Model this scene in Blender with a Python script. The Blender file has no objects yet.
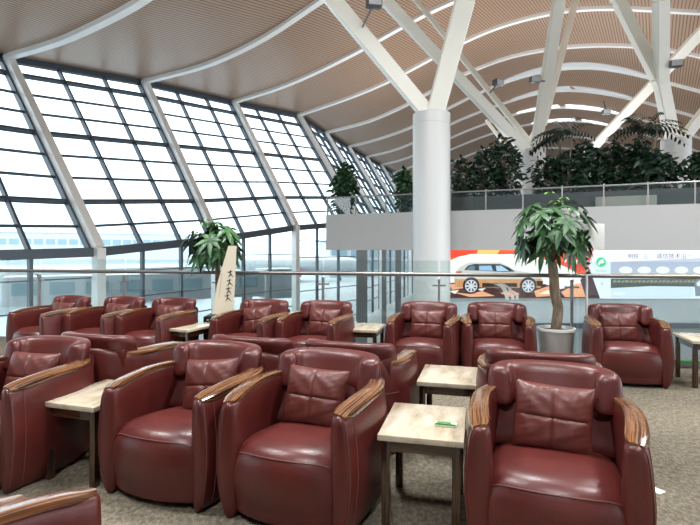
import bpy, bmesh, math, random
from mathutils import Vector, Matrix
random.seed(7)
PI = math.pi
F, CX, YH, HC = 510.0, 350.0, 249.0, 1.4
sc = bpy.context.scene
COL = sc.collection

def P(px, py, d):                       # photo pixel at distance d (along the view axis) -> world point
    return Vector(((px-CX)/F*d, d, HC+(YH-py)/F*d))

# ------------------------------------------------------------------ materials
def mat(name, col, rough=.5, metal=0., spec=.5, emis=None, es=1., coat=0.):
    m = bpy.data.materials.new(name); m.use_nodes = True
    b = m.node_tree.nodes['Principled BSDF']
    b.inputs['Base Color'].default_value = (*col, 1)
    b.inputs['Roughness'].default_value = rough
    b.inputs['Metallic'].default_value = metal
    b.inputs['Specular IOR Level'].default_value = spec
    b.inputs['Coat Weight'].default_value = coat
    if emis:
        b.inputs['Emission Color'].default_value = (*emis, 1)
        b.inputs['Emission Strength'].default_value = es
    return m
def nd(m, t, **kw):
    n = m.node_tree.nodes.new(t)
    for k, v in kw.items():
        if k in n.inputs.keys(): n.inputs[k].default_value = v
        else: setattr(n, k, v)
    return n
def lk(m, a, b): m.node_tree.links.new(a, b)
def bsdf(m): return m.node_tree.nodes['Principled BSDF']
def ramp(m, fac, stops):
    r = nd(m, 'ShaderNodeValToRGB'); e = r.color_ramp.elements
    while len(e) < len(stops): e.new(.5)
    for i, (p, c) in enumerate(stops):
        e[i].position = p; e[i].color = (*c, 1)
    lk(m, fac, r.inputs['Fac']); return r
def noise(m, scale, detail=3, coord='Object', stretch=None, rough=.5):
    tc = nd(m, 'ShaderNodeTexCoord'); src = tc.outputs[coord]
    if stretch:
        mp = nd(m, 'ShaderNodeMapping'); mp.inputs['Scale'].default_value = stretch
        lk(m, src, mp.inputs['Vector']); src = mp.outputs['Vector']
    n = nd(m, 'ShaderNodeTexNoise'); n.inputs['Scale'].default_value = scale
    n.inputs['Detail'].default_value = detail; n.inputs['Roughness'].default_value = rough
    lk(m, src, n.inputs['Vector']); return n
def bump(m, h, s, d=.01):
    b = nd(m, 'ShaderNodeBump'); b.inputs['Strength'].default_value = s; b.inputs['Distance'].default_value = d
    lk(m, h, b.inputs['Height']); lk(m, b.outputs['Normal'], bsdf(m).inputs['Normal'])

M = {}
# leather
def leather(name, c0, c1, r=.36):
    m = mat(name, c0, r, spec=.5)
    n = noise(m, 5, 4); rp = ramp(m, n.outputs['Fac'], [(.3, c0), (.7, c1)])
    lk(m, rp.outputs['Color'], bsdf(m).inputs['Base Color'])
    n2 = noise(m, 16, 6, stretch=(1, 1, 1), rough=.62)
    bump(m, n2.outputs['Fac'], .35, .006)
    return m
M['leather'] = leather('red leather', (.066, .0100, .0095), (.096, .0165, .0130))
M['inner'] = leather('inner leather', (.060, .0105, .0095), (.085, .0165, .012), .6)
bsdf(M['inner']).inputs['Specular IOR Level'].default_value = .2
M['pillow'] = leather('pillow leather', (.090, .0195, .0165), (.120, .029, .022), .42)
M['seam'] = mat('stitching', (.12, .04, .034), .5)
M['plinth'] = mat('black base', (.012, .012, .014), .6)
# zebra wood
def zebra(name, axis, dark=1.0):
    m = mat(name, (.2, .08, .03), .2, spec=.6, coat=.6)
    bsdf(m).inputs['Coat Roughness'].default_value = .06
    tc = nd(m, 'ShaderNodeTexCoord'); mp = nd(m, 'ShaderNodeMapping')
    s = [1, 1, 1]; s[axis] = .03; mp.inputs['Scale'].default_value = s
    lk(m, tc.outputs['UV' if axis == 1 else 'Object'], mp.inputs['Vector'])
    n = nd(m, 'ShaderNodeTexNoise'); n.inputs['Scale'].default_value = 115; n.inputs['Detail'].default_value = 2
    n.inputs['Distortion'].default_value = .15
    lk(m, mp.outputs['Vector'], n.inputs['Vector'])
    d = dark
    rp = ramp(m, n.outputs['Fac'], [(.34, (.016*d, .007*d, .004*d)), (.46, (.11*d, .040*d, .015*d)), (.56, (.22*d, .100*d, .040*d)), (.68, (.13*d, .05*d, .02*d))])
    lk(m, rp.outputs['Color'], bsdf(m).inputs['Base Color'])
    return m
M['wood'] = zebra('striped wood', 1)
M['darkwood'] = zebra('dark striped wood', 0, .32)
M['darkleg'] = zebra('dark striped leg wood', 2, .28)
# marble
m = mat('cream marble', (.6, .52, .38), .22, spec=.5, coat=.2)
n = noise(m, 9, 6, stretch=(1, .35, 1), rough=.65)
rp = ramp(m, n.outputs['Fac'], [(.3, (.30, .24, .155)), (.5, (.48, .42, .32)), (.7, (.58, .53, .44))])
lk(m, rp.outputs['Color'], bsdf(m).inputs['Base Color']); M['marble'] = m
# carpet
m = mat('carpet', (.2, .19, .16), .95, spec=.1)
n = noise(m, 1.1, 3); n1 = noise(m, 42, 5, stretch=(1, .6, 1), rough=.75)
mx = nd(m, 'ShaderNodeMixRGB'); mx.inputs['Fac'].default_value = .75
lk(m, n.outputs['Fac'], mx.inputs['Color1']); lk(m, n1.outputs['Fac'], mx.inputs['Color2'])
rp = ramp(m, mx.outputs['Color'], [(.34, (.062, .056, .042)), (.5, (.150, .132, .100)), (.66, (.29, .255, .19))])
lk(m, rp.outputs['Color'], bsdf(m).inputs['Base Color'])
n2 = noise(m, 180, 2); bump(m, n2.outputs['Fac'], .7, .01); M['carpet'] = m
# paint
M['white'] = mat('white painted steel', (.88, .89, .88), .38)
M['cream'] = mat('ivory painted steel', (.86, .86, .78), .3)
M['column'] = mat('column cladding', (.60, .62, .61), .35)
M['steel'] = mat('dark steel', (.075, .098, .125), .45, .2)
M['beam'] = mat('grey blue beam', (.10, .125, .15), .45, .2)
M['slab'] = mat('pale grey fascia', (.43, .435, .43), .5)
M['rail'] = mat('brushed handrail', (.22, .21, .20), .35, .7)
M['post'] = mat('brushed post', (.35, .35, .35), .35, .6)
M['planter'] = mat('dark planter', (.05, .055, .06), .5)
M['lowwall'] = mat('light wall panel', (.62, .68, .72), .5)
M['greywall'] = mat('grey wall panel', (.30, .33, .35), .5)
M['dark'] = mat('black', (.01, .01, .012), .5)
M['lamp'] = mat('grey lamp housing', (.12, .13, .14), .4, .5)
M['lampglass'] = mat('lamp glass', (.55, .58, .6), .2)
M['concrete'] = mat('apron concrete', (.50, .53, .56), .8)
M['haze'] = mat('pale metal cladding', (.50, .56, .60), .6)
M['hazeglass'] = mat('building glazing', (.26, .38, .43), .25)
M['plane'] = mat('aircraft white', (.50, .52, .55), .3)
M['tailblue'] = mat('tail blue', (.05, .16, .42), .4)
M['tailred'] = mat('tail red', (.7, .04, .04), .4)
M['green'] = mat('green strip', (.06, .22, .07), .5)
M['pot'] = mat('pale glazed pot', (.72, .74, .74), .35)
M['bark'] = mat('bark', (.20, .14, .09), .8)
m = M['bark']; n = noise(m, 14, 5, stretch=(1, 1, .4)); rp = ramp(m, n.outputs['Fac'], [(.3, (.10, .07, .045)), (.7, (.30, .23, .16))])
lk(m, rp.outputs['Color'], bsdf(m).inputs['Base Color']); bump(m, n.outputs['Fac'], .5, .02)
def leafmat(name, a, b):
    m = mat(name, a, .4, spec=.4)
    n = noise(m, 3.5, 2); rp = ramp(m, n.outputs['Fac'], [(.35, a), (.65, b)])
    lk(m, rp.outputs['Color'], bsdf(m).inputs['Base Color']); return m
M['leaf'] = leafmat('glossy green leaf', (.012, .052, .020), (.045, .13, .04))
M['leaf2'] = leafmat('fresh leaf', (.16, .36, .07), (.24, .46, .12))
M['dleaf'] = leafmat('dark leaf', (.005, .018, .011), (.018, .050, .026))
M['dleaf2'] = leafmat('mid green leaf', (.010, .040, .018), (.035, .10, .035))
M['paper'] = mat('cream paper', (.72, .66, .52), .7)
M['board'] = mat('white board', (.74, .75, .73), .5)
# ceiling slats: stripes run along the facade
NX, NY = .857, -.515
m = mat('timber slat ceiling', (.3, .2, .13), .38, spec=.5)
tc = nd(m, 'ShaderNodeTexCoord')
dt = nd(m, 'ShaderNodeVectorMath', operation='DOT_PRODUCT'); dt.inputs[1].default_value = (NX/.22, NY/.22, 0)
lk(m, tc.outputs['Object'], dt.inputs[0])
fr = nd(m, 'ShaderNodeMath', operation='FRACT'); lk(m, dt.outputs['Value'], fr.inputs[0])
rp = ramp(m, fr.outputs[0], [(0, (.42, .275, .185)), (.62, (.42, .275, .185)), (.72, (.11, .058, .034)), (.94, (.11, .058, .034)), (1, (.42, .275, .185))])
lk(m, rp.outputs['Color'], bsdf(m).inputs['Base Color']); M['ceil'] = m
def glass(name, tint, refl=.06, haze=0):
    m = bpy.data.materials.new(name); m.use_nodes = True; t = m.node_tree; t.nodes.clear()
    o = t.nodes.new('ShaderNodeOutputMaterial'); tr = t.nodes.new('ShaderNodeBsdfTransparent'); tr.inputs[0].default_value = (*tint, 1)
    gl = t.nodes.new('ShaderNodeBsdfGlossy'); gl.inputs['Roughness'].default_value = .02
    ge = t.nodes.new('ShaderNodeNewGeometry'); dp = t.nodes.new('ShaderNodeVectorMath'); dp.operation = 'DOT_PRODUCT'
    t.links.new(ge.outputs['Normal'], dp.inputs[0]); t.links.new(ge.outputs['Incoming'], dp.inputs[1])
    def mth(op, a, b=None):
        n = t.nodes.new('ShaderNodeMath'); n.operation = op
        if hasattr(a, 'links'): t.links.new(a, n.inputs[0])
        else: n.inputs[0].default_value = a
        if b is not None: n.inputs[1].default_value = b
        return n.outputs[0]
    ab = mth('ABSOLUTE', dp.outputs['Value']); sub = t.nodes.new('ShaderNodeMath'); sub.operation = 'SUBTRACT'; sub.inputs[0].default_value = 1
    t.links.new(ab, sub.inputs[1]); fz = mth('MULTIPLY_ADD', mth('POWER', sub.outputs[0], 5.), .85); fz.node.inputs[2].default_value = refl
    mx = t.nodes.new('ShaderNodeMixShader'); t.links.new(fz, mx.inputs[0])
    t.links.new(tr.outputs[0], mx.inputs[1]); t.links.new(gl.outputs[0], mx.inputs[2]); t.links.new(mx.outputs[0], o.inputs[0])
    return m
M['glass'] = glass('facade glass', (.66, .745, .78))
M['railglass'] = glass('balustrade glass', (.88, .93, .92))

# ------------------------------------------------------------------ mesh helpers
def tag(o, label=None, cat=None, group=None, kind=None):
    if label: o['label'] = label
    if cat: o['category'] = cat
    if group: o['group'] = group
    if kind: o['kind'] = kind
    return o
def link(name, bm, mats, parent=None, smooth=True, loc=None):
    bmesh.ops.recalc_face_normals(bm, faces=bm.faces)
    me = bpy.data.meshes.new(name); bm.to_mesh(me); bm.free()
    if not isinstance(mats, (list, tuple)): mats = [mats]
    for x in mats: me.materials.append(x)
    if smooth:
        me.polygons.foreach_set('use_smooth', [True]*len(me.polygons))
        try: me.set_sharp_from_angle(angle=math.radians(42))
        except Exception: pass
    o = bpy.data.objects.new(name, me); COL.objects.link(o)
    if parent: o.parent = parent
    if loc is not None: o.location = loc
    return o
def raw(name, verts, faces, mats, parent=None, smooth=False, idx=None):
    bm = bmesh.new(); vs = [bm.verts.new(v) for v in verts]
    for k, f in enumerate(faces):
        try:
            fc = bm.faces.new([vs[i] for i in f])
            if idx: fc.material_index = idx[k]
        except ValueError: pass
    return link(name, bm, mats, parent, smooth)
def empty(name, loc=(0, 0, 0), rz=0, **kw):
    o = bpy.data.objects.new(name, None); COL.objects.link(o); o.location = loc; o.rotation_euler = (0, 0, rz)
    o.empty_display_size = .2
    return tag(o, **kw)
def box(bm, c, s, mtx=None, bev=0.):
    r = bmesh.ops.create_cube(bm, size=1)
    vs = r['verts']
    for v in vs:
        v.co = Vector((v.co.x*s[0], v.co.y*s[1], v.co.z*s[2]))
    if bev > 0:
        es = list({e for v in vs for e in v.link_edges})
        q = bmesh.ops.bevel(bm, geom=es, offset=bev, segments=2, affect='EDGES', profile=.6)
        vs = list({v for f in q['faces'] for v in f.verts} | {v for v in vs if v.is_valid})
    for v in vs:
        v.co = v.co + Vector(c)
        if mtx: v.co = mtx @ v.co
    return vs
def bar(bm, a, b, w, h, up=Vector((0, 0, 1)), w2=None, h2=None):     # box beam between two points
    a = Vector(a); b = Vector(b); d = (b-a).normalized()
    sd = d.cross(up)
    if sd.length < 1e-4: sd = d.cross(Vector((1, 0, 0)))
    sd.normalize(); u = sd.cross(d).normalized()
    w2 = w if w2 is None else w2; h2 = h if h2 is None else h2
    v = []
    for p, ww, hh in ((a, w, h), (b, w2, h2)):
        for i, j in ((-1, -1), (1, -1), (1, 1), (-1, 1)):
            v.append(bm.verts.new(p+sd*i*ww/2+u*j*hh/2))
    for f in ((0, 1, 2, 3), (7, 6, 5, 4), (0, 4, 5, 1), (1, 5, 6, 2), (2, 6, 7, 3), (3, 7, 4, 0)):
        bm.faces.new([v[i] for i in f])
def tube(bm, pts, r, n=8, cap=True):
    pts = [Vector(p) for p in pts]; rings = []
    rr = r if isinstance(r, (list, tuple)) else [r]*len(pts)
    ref = None
    for i, p in enumerate(pts):
        d = (pts[min(i+1, len(pts)-1)]-pts[max(i-1, 0)]).normalized()
        if ref is None:
            ref = d.cross(Vector((0, 0, 1)))
            if ref.length < 1e-3: ref = d.cross(Vector((1, 0, 0)))
        a = (ref-d*ref.dot(d)).normalized(); ref = a; b = d.cross(a)
        rings.append([bm.verts.new(p+(a*math.cos(2*PI*k/n)+b*math.sin(2*PI*k/n))*rr[i]) for k in range(n)])
    for i in range(len(rings)-1):
        for k in range(n): bm.faces.new((rings[i][k], rings[i][(k+1) % n], rings[i+1][(k+1) % n], rings[i+1][k]))
    if cap: bm.faces.new(rings[0][::-1]); bm.faces.new(rings[-1])
def lathe(bm, prof, n=24, c=(0, 0)):
    rings = []
    for r, z in prof:
        rings.append([bm.verts.new((c[0]+r*math.cos(2*PI*k/n), c[1]+r*math.sin(2*PI*k/n), z)) for k in range(n)])
    for i in range(len(rings)-1):
        for k in range(n): bm.faces.new((rings[i][k], rings[i][(k+1) % n], rings[i+1][(k+1) % n], rings[i+1][k]))
    bm.faces.new(rings[0][::-1]); bm.faces.new(rings[-1])
def cat(pts, t, closed=False):                       # Catmull-Rom at t in 0..1
    n = len(pts); m = n if closed else n-1
    x = t*m; i = int(math.floor(x)); 
    if not closed: i = max(0, min(n-2, i))
    f = x-i
    g = (lambda k: pts[k % n]) if closed else (lambda k: pts[max(0, min(n-1, k))])
    p0, p1, p2, p3 = g(i-1), g(i), g(i+1), g(i+2)
    return [.5*((2*b)+(-a+c)*f+(2*a-5*b+4*c-d)*f*f+(-a+3*b-3*c+d)*f**3) for a, b, c, d in zip(p0, p1, p2, p3)]
def loft(bm, rings, closed=True, caps=True):
    V = [[bm.verts.new(p) for p in r] for r in rings]; n = len(V[0])
    for i in range(len(V)-1):
        for k in range(n if closed else n-1):
            bm.faces.new((V[i][k], V[i][(k+1) % n], V[i+1][(k+1) % n], V[i+1][k]))
    if caps and closed: bm.faces.new(V[0][::-1]); bm.faces.new(V[-1])
    return V

# ------------------------------------------------------------------ ARMCHAIR
UP = [(-.315, -.375), (-.338, -.24), (-.352, -.08), (-.348, .08), (-.305, .22), (-.215, .315), (-.10, .355), (0, .365)]
UP = UP + [(-x, y) for x, y in UP[-2::-1]]
def upath(t):
    p = cat(UP, t); q = cat(UP, min(1, t+.004)); r = cat(UP, max(0, t-.004))
    d = Vector((q[0]-r[0], q[1]-r[1])).normalized()
    nrm = Vector((-d.y, d.x))
    if nrm.dot(Vector((p[0], p[1]-.0))) < 0: nrm = -nrm
    return Vector(p), nrm
def topz(y): return .600+.032*max(0, min(1, (y+.38)/.5))+.050*max(0, min(1, (y-.22)/.12))**1.2+.012*math.sin(PI*max(0, min(1, (y+.38)/.5)))
def section(p, nrm, scale=1., zt=None):
    zt = zt or topz(p.y)
    pr = [(-.040, .02), (.012, .015), (.046, .12), (.064, .28), (.058, .42), (.040, zt-.045), (.016, zt-.004), (-.022, zt), (-.050, zt-.03), (-.058, .42), (-.055, .22)]
    out = []
    for k in range(33):
        a, z = cat(pr, k/33, True)
        a *= scale; zc = .30; z = zc+(z-zc)*(1-(1-scale)*.12)
        out.append((p.x+nrm.x*a, p.y+nrm.y*a, z))
    return out
def chair_body():
    bm = bmesh.new(); rings = []
    N = 44
    def ext(p, nrm, t, k, sc_):
        e = Vector((0, -1)) ; return section(p+e*k, nrm, sc_)
    p, n_ = upath(0)
    rings += [ext(p, n_, 0, .030, .35), ext(p, n_, 0, .024, .72), ext(p, n_, 0, .013, .93)]
    for i in range(N+1):
        p, n_ = upath(i/N); rings.append(section(p, n_))
    p, n_ = upath(1)
    rings += [ext(p, n_, 1, .013, .93), ext(p, n_, 1, .024, .72), ext(p, n_, 1, .030, .35)]
    loft(bm, rings); return bm
def chair_seams(sgn, which):
    bm = bmesh.new()
    if 1:
        t = .035 if sgn == 0 else .965
        p, n_ = upath(t)
        pr = section(p, n_)
        pts = [Vector(pr[k]) + Vector((n_.x, n_.y, 0))*.001 for k in range(4, 19)]
        if which == 0: tube(bm, pts, .0028, 5)
        p, n_ = upath(0 if sgn == 0 else 1)
        pr = section(p+Vector((0, -.013)), n_, .93)
        if which == 1: tube(bm, [Vector(pr[k])+Vector((0, -.002, 0)) for k in range(4, 19)], .0026, 5)
    return bm
def chair_cap(side):
    bm = bmesh.new(); rings = []; uvs = []
    N = 20; t1 = .345
    for i in range(N+1):
        f = i/N; t = f*t1
        p, n_ = upath(t if side < 0 else 1-t)
        if i == 0: p = p+Vector((0, -.012))
        w = .050*(1-.15*f)
        if f < .12: w *= .62+.38*math.sin(f/.12*PI/2)
        if f > .8: w *= 1-.55*(f-.8)/.2
        z = topz(p.y)
        th = .018*(.6+.4*min(1, f*8))
        ring = []
        for k in range(14):
            a = 2*PI*k/14; ca, sa = math.cos(a), math.sin(a)
            xx = abs(ca)**.55*math.copysign(1, ca); zz = abs(sa)**.42*math.copysign(1, sa)
            o = n_*(xx*w-.004)
            ring.append((p.x+o.x, p.y+o.y, z+.004+zz*th - .006*(xx+1))); uvs.append((xx*w+zz*.012, f*.55+side))
        rings.append(ring)
    loft(bm, rings); bm.verts.index_update(); ul = bm.loops.layers.uv.new('UVMap')
    for fc in bm.faces:
        for lp in fc.loops: lp[ul].uv = uvs[lp.vert.index]
    return bm
def chair_seat():
    bm = bmesh.new(); rings = []
    prof = [(.24, .12), (.24, .32), (.17, .362), (.0, .392), (-.2, .414), (-.315, .408), (-.372, .372), (-.400, .31), (-.408, .20), (-.393, .10), (-.372, .03), (-.2, .02), (.2, .02)]
    N = 20
    for i in range(N+1):
        x = -.285+.57*i/N; u = x/.285; e = 1-abs(u)**2.6
        ring = []
        for k in range(44):
            y, z = cat(prof, k/44, True)
            if z < .035: y = max(y, -.366)
            fr = max(0, min(1, (.05-y)/.35))
            y2 = y - (.045+.020*max(0, min(1, (z-.05)/.25)))*(1-u*u)*fr + .022*(1-e)*fr
            zf = max(0, (z-.2)/.22)
            z2 = z + (.026*(1-u*u)-.018)*min(1, zf) - (.03*(abs(u)**8))*min(1, zf)
            ring.append((x, y2, max(.018, z2)))
        rings.append(ring)
    loft(bm, rings); return bm
def seat_seam():
    bm = bmesh.new(); pts = []
    for i in range(25):
        u = -.98+1.96*i/24; x = u*.285; e = 1-abs(u)**2.6
        pts.append((x, -.378-.065*(1-u*u)+.022*(1-e)-.004, .366+(.026*(1-u*u)-.018)*.8-.03*abs(u)**8))
    tube(bm, pts, .0035, 6); return bm
def backrest():
    bm = bmesh.new(); rings = []
    prof = [(.12, .36), (.155, .46), (.195, .56), (.24, .64), (.29, .67), (.33, .64), (.32, .5), (.30, .36)]
    for i in range(17):
        u = -1+i/8; x = u*.315
        ring = []
        for k in range(28):
            y, z = cat(prof, k/28, True)
            ring.append((x, y-.035*abs(u)**3+.01*(1-u*u), z))
        rings.append(ring)
    loft(bm, rings); return bm
def headrest():
    bm = bmesh.new(); rings = []
    HP = [(-.268, .170), (-.258, .220), (-.210, .272), (-.11, .300), (0, .307), (.11, .300), (.21, .272), (.258, .220), (.268, .170)]
    N = 34
    for i in range(-3, N+4):
        t = max(0, min(1, i/N)); p = Vector(cat(HP, t)); q = Vector(cat(HP, min(1, t+.01))); r = Vector(cat(HP, max(0, t-.01)))
        d = (q-r).normalized(); nrm = Vector((-d.y, d.x))
        s = 1.
        if i < 0 or i > N:
            k = -i if i < 0 else i-N
            off = [0, .014, .024, .028][k]; s = [1, .90, .66, .3][k]
            p = p+(d if i > N else -d)*off
        e = abs(t-.5)*2
        h = (.205+.010*(1-e*e)-.004*e**4)*(.55+.45*s); w = (.112+.022*e**3)*s
        zc = .652+.012*(1-e*e)
        ring = []
        for k in range(26):
            a = 2*PI*k/26; ca, sa = math.cos(a), math.sin(a)
            xx = math.copysign(abs(ca)**.62, ca)*w/2; zz = math.copysign(abs(sa)**.55, sa)*h/2
            lean = zz*.30*(1-e**1.5)
            # overhanging lower lip on the front side
            if xx < 0 and zz < 0: xx *= 1+.20*min(1, -zz/.05)
            if zz < -.02: xx *= 1-.25*min(1, (-zz-.02)/.08) if xx > 0 else 1
            ring.append((p.x+nrm.x*(xx+lean), p.y+nrm.y*(xx+lean)+zz*.25*e**1.5, zc+zz))
        rings.append(ring)
    loft(bm, rings); return bm
def headrest_seam(which):
    bm = bmesh.new()
    HP = [(-.254, .222), (-.208, .272), (-.11, .300), (0, .307), (.11, .300), (.208, .272), (.254, .222)]
    for zo, yo in ((-.055, -.064),):
        pts = []
        for i in range(27):
            t = i/26; p = Vector(cat(HP, t)); q = Vector(cat(HP, min(1, t+.01))); r = Vector(cat(HP, max(0, t-.01)))
            d = (q-r).normalized(); nrm = Vector((-d.y, d.x))
            pts.append((p.x+nrm.x*yo, p.y+nrm.y*yo, .695+zo))
        if which == 0: tube(bm, pts, .003, 5)
    # rear panel seam of the shell
    pts = []
    for i in range(29):
        t = .28+.44*i/28; p, n_ = upath(t); pts.append((p.x+n_.x*.0585, p.y+n_.y*.0585, .44))
    if which == 1: tube(bm, pts, .0035, 5)
    return bm
def plinth():
    bm = bmesh.new(); box(bm, (0, -.02, .02), (.60, .62, .04), bev=.01); return bm
def pillow_bm():
    bm = bmesh.new(); N = 40; H = .184
    grid = {}
    rnd = random.Random(3)
    for sd in (1, -1):
        for i in range(N+1):
            for j in range(N+1):
                u = -1+2*i/N; v = -1+2*j/N
                pin = 1-.055*(u*u*v*v)*0 - .05*((1-u*u)*(v*v)+(1-v*v)*(u*u))
                x = u*H*1.05*pin; z = v*H*.93*pin
                th = .074*((1-abs(u)**3.2)*(1-abs(v)**3.2))**.5
                th *= 1-.13*math.exp(-(u/.045)**2)-.13*math.exp(-(v/.045)**2)
                th += (.0035*math.sin(9*u+5*v*v)*math.sin(7*v+2*u)+.0022*math.sin(34*u+3*math.sin(4*v))*v*v+.0018*math.sin(31*v+3*math.sin(5*u))*u*u)*(1-u**4)*(1-v**4)
                if i in (0, N) or j in (0, N):
                    if (i, j) not in grid: grid[(i, j)] = bm.verts.new((x, 0, z))
                    grid[(sd, i, j)] = grid[(i, j)]
                else: grid[(sd, i, j)] = bm.verts.new((x, -sd*th, z))
        for i in range(N):
            for j in range(N):
                f = [grid[(sd, i, j)], grid[(sd, i+1, j)], grid[(sd, i+1, j+1)], grid[(sd, i, j+1)]]
                bm.faces.new(f)
    return bm
def make_chair():
    root = empty('armchair')
    link('body', chair_body(), M['leather'], root)
    link('base', plinth(), M['plinth'], root)
    s = link('seat', chair_seat(), M['leather'], root)
    link('seam', seat_seam(), M['seam'], s)
    link('backrest', backrest(), M['inner'], root)
    h = link('headrest', headrest(), M['leather'], root)
    for q in ((0, 0), (0, 1), (1, 0), (1, 1)): link('stitching', chair_seams(*q), M['seam'], root)
    link('seam', headrest_seam(0), M['leather'], h); link('seam', headrest_seam(1), M['seam'], root)
    for sd in (-1, 1):
        a = link('arm_cap', chair_cap(sd), M['wood'], root); a['label'] = 'striped glossy wooden arm cap'
    return root
def copy_tree(o, parent=None):
    c = o.copy(); COL.objects.link(c)
    if parent is not None: c.parent = parent
    for ch in list(o.children): copy_tree(ch, c)
    return c
# name, tips-centre x, y, rotation (deg), facing (+1 towards camera / -1 away), pillow
chairs = [
 (-2.255, 3.01, 14, 1, 'front row armchair cut off by the left edge, beside the first low table', 'front', (0, 0)),
 (-1.085, 2.84, 21, 1, 'front row armchair standing between the left low table and its neighbour', 'front', (.045, -6)),
 (-.334, 2.57, 21, 1, 'middle front armchair, its right arm beside the table with the green card', 'front', (-.03, 2)),
 (.885, 2.21, 21, 1, 'large nearest armchair at the lower right, its back hiding another chair', 'front', (.0, 3)),
 (-3.98, 6.30, 26, 1, 'far armchair at the left end of the rail row', 'rail', (.0, 0)),
 (-3.19, 6.16, 24, 1, 'far armchair second from the left end of the rail row', 'rail', (.0, 0)),
 (-2.47, 5.98, 23, 1, 'far armchair just left of the little table by the calligraphy board', 'rail', (.02, 0)),
 (-1.27, 5.76, 22, 1, 'far armchair in front of the plant with the calligraphy board', 'rail', (-.02, -8)),
 (-.49, 5.60, 21, 1, 'far armchair just left of the central far table', 'rail', (.02, 2)),
 (.735, 5.46, 20, 1, 'far armchair standing in front of the big round column', 'rail', (.0, 0)),
 (1.57, 5.39, 14, 1, 'far armchair below the car advert, left of the potted tree', 'rail', (-.02, 0)),
 (2.88, 5.22, 17, 1, 'armchair right of the potted tree beside the right edge table', 'rail', (-.03, -2)),
]
# chairs turned away: headrest centre x, y, rotation
away = [
 (-1.91, 3.90, 20, 'armchair seen from behind between the first low table and the far row'),
 (-.72, 3.78, 20, 'armchair seen from behind, mostly hidden by the two middle front chairs'),
 (.0, 3.58, 19, 'armchair seen from behind beside the table without the card'),
 (1.20, 3.24, 19, 'armchair seen from behind, back to back with the nearest large armchair'),
]
proto = make_chair(); pil = link('throw_pillow', pillow_bm(), M['pillow'])
used = [False, False]
def put(cx, cy, rz, label, group):
    o = proto if not used[0] else copy_tree(proto); used[0] = True
    o.location = (cx, cy, 0); o.rotation_euler = (0, 0, rz)
    return tag(o, 'maroon leather ' + label, 'armchair', group)
pil_labels = [
 'maroon leather pillow on the armchair cut off by the left edge', 'maroon leather pillow on the armchair right of the left low table',
 'square cross-seamed maroon leather pillow on the middle front armchair', 'creased maroon leather pillow on the large nearest armchair at lower right',
 'maroon leather pillow on the far chair at the left end', 'maroon leather pillow on the far chair second from the left end',
 'maroon leather pillow on the far chair left of the calligraphy board', 'slanting leather pillow on the far chair before the calligraphy board',
 'square leather pillow on the far chair left of the central far table', 'small leather pillow on the far chair in front of the round column',
 'small leather pillow on the far chair below the car advert', 'leather pillow set off-centre on the chair right of the potted tree']
for (tx, ty, r, fc, lab, g, (po, pr)), plab in zip(chairs, pil_labels):
    a = math.radians(r); d = Vector((math.sin(a), math.cos(a)))
    c = Vector((tx, ty))+d*.36
    put(c.x, c.y, -a, lab, 'armchairs in the front row' if g == 'front' else 'armchairs along the glass rail')
    p = pil if not used[1] else pil.copy()
    if used[1]: COL.objects.link(p)
    used[1] = True
    R = Matrix.Rotation(-a, 4, 'Z') @ Matrix.Translation((po, .080, .532)) @ Matrix.Rotation(math.radians(-16), 4, 'X') @ Matrix.Rotation(math.radians(pr), 4, 'Y')
    p.matrix_world = Matrix.Translation((c.x, c.y, 0)) @ R
    tag(p, plab, 'pillow', 'leather pillows on the armchairs')
for hx, hy, r, lab in away:
    a = math.radians(r); d = Vector((math.sin(a), math.cos(a))); c = Vector((hx, hy))+d*.20
    put(c.x, c.y, -a+PI, lab, 'armchairs turned away behind the front row')
for cx, cy, r, lab in ((-.775, 1.20, 30, 'near armchair at the bottom left corner, only the long wooden arm cap showing'),
                       (-1.50, 1.45, 30, 'near armchair at the far bottom left, only a short arm tip showing')):
    put(cx, cy, -math.radians(r)+PI, lab, 'armchairs cut off by the bottom edge')

# ------------------------------------------------------------------ TABLES
TW, TD, TH = .42, .55, .48
def make_table():
    root = empty('side_table')
    bm = bmesh.new(); box(bm, (0, 0, TH-.015), (TW, TD, .03), bev=.004); t = link('table_top', bm, M['marble'], root); t['label'] = 'cream marble top'
    bm = bmesh.new()
    for s in (-1, 1):
        box(bm, (0, s*(TD/2-.045), TH-.06), (TW-.06, .025, .06))
        box(bm, (s*(TW/2-.04), 0, TH-.06), (.025, TD-.07, .06))
    link('apron', bm, M['darkwood'], root)
    for sx in (-1, 1):
        for sy in (-1, 1):
            bm = bmesh.new(); box(bm, (sx*(TW/2-.037), sy*(TD/2-.045), (TH-.03)/2), (.042, .042, TH-.03), bev=.003)
            link('leg', bm, M['darkleg'], root)
    return root
tp = make_table(); first = True
tabs = [((.405, 2.745), 14, 'low square table with marble top and a green-edged card, nearest of the tables'),
 ((.735, 3.755), 15, 'low marble table without a card, behind the nearest table'),
 ((-1.60, 3.28), 18, 'low marble table between the two left front armchairs'),
 ((-1.28, 4.42), 20, 'small marble table mostly hidden, only a corner showing beside the second front chair'),
 ((-1.92, 6.12), 24, 'small far marble table beside the calligraphy board'),
 ((.17, 6.07), 14, 'small far marble table left of the big round column'),
 ((3.70, 5.32), 14, 'marble table cut off by the right edge beside the last armchair')]
for (x, y), r, lab in tabs:
    o = tp if first else copy_tree(tp); first = False
    o.location = (x, y, 0); o.rotation_euler = (0, 0, -math.radians(r)); tag(o, lab, 'table', 'marble topped side tables')
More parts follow.
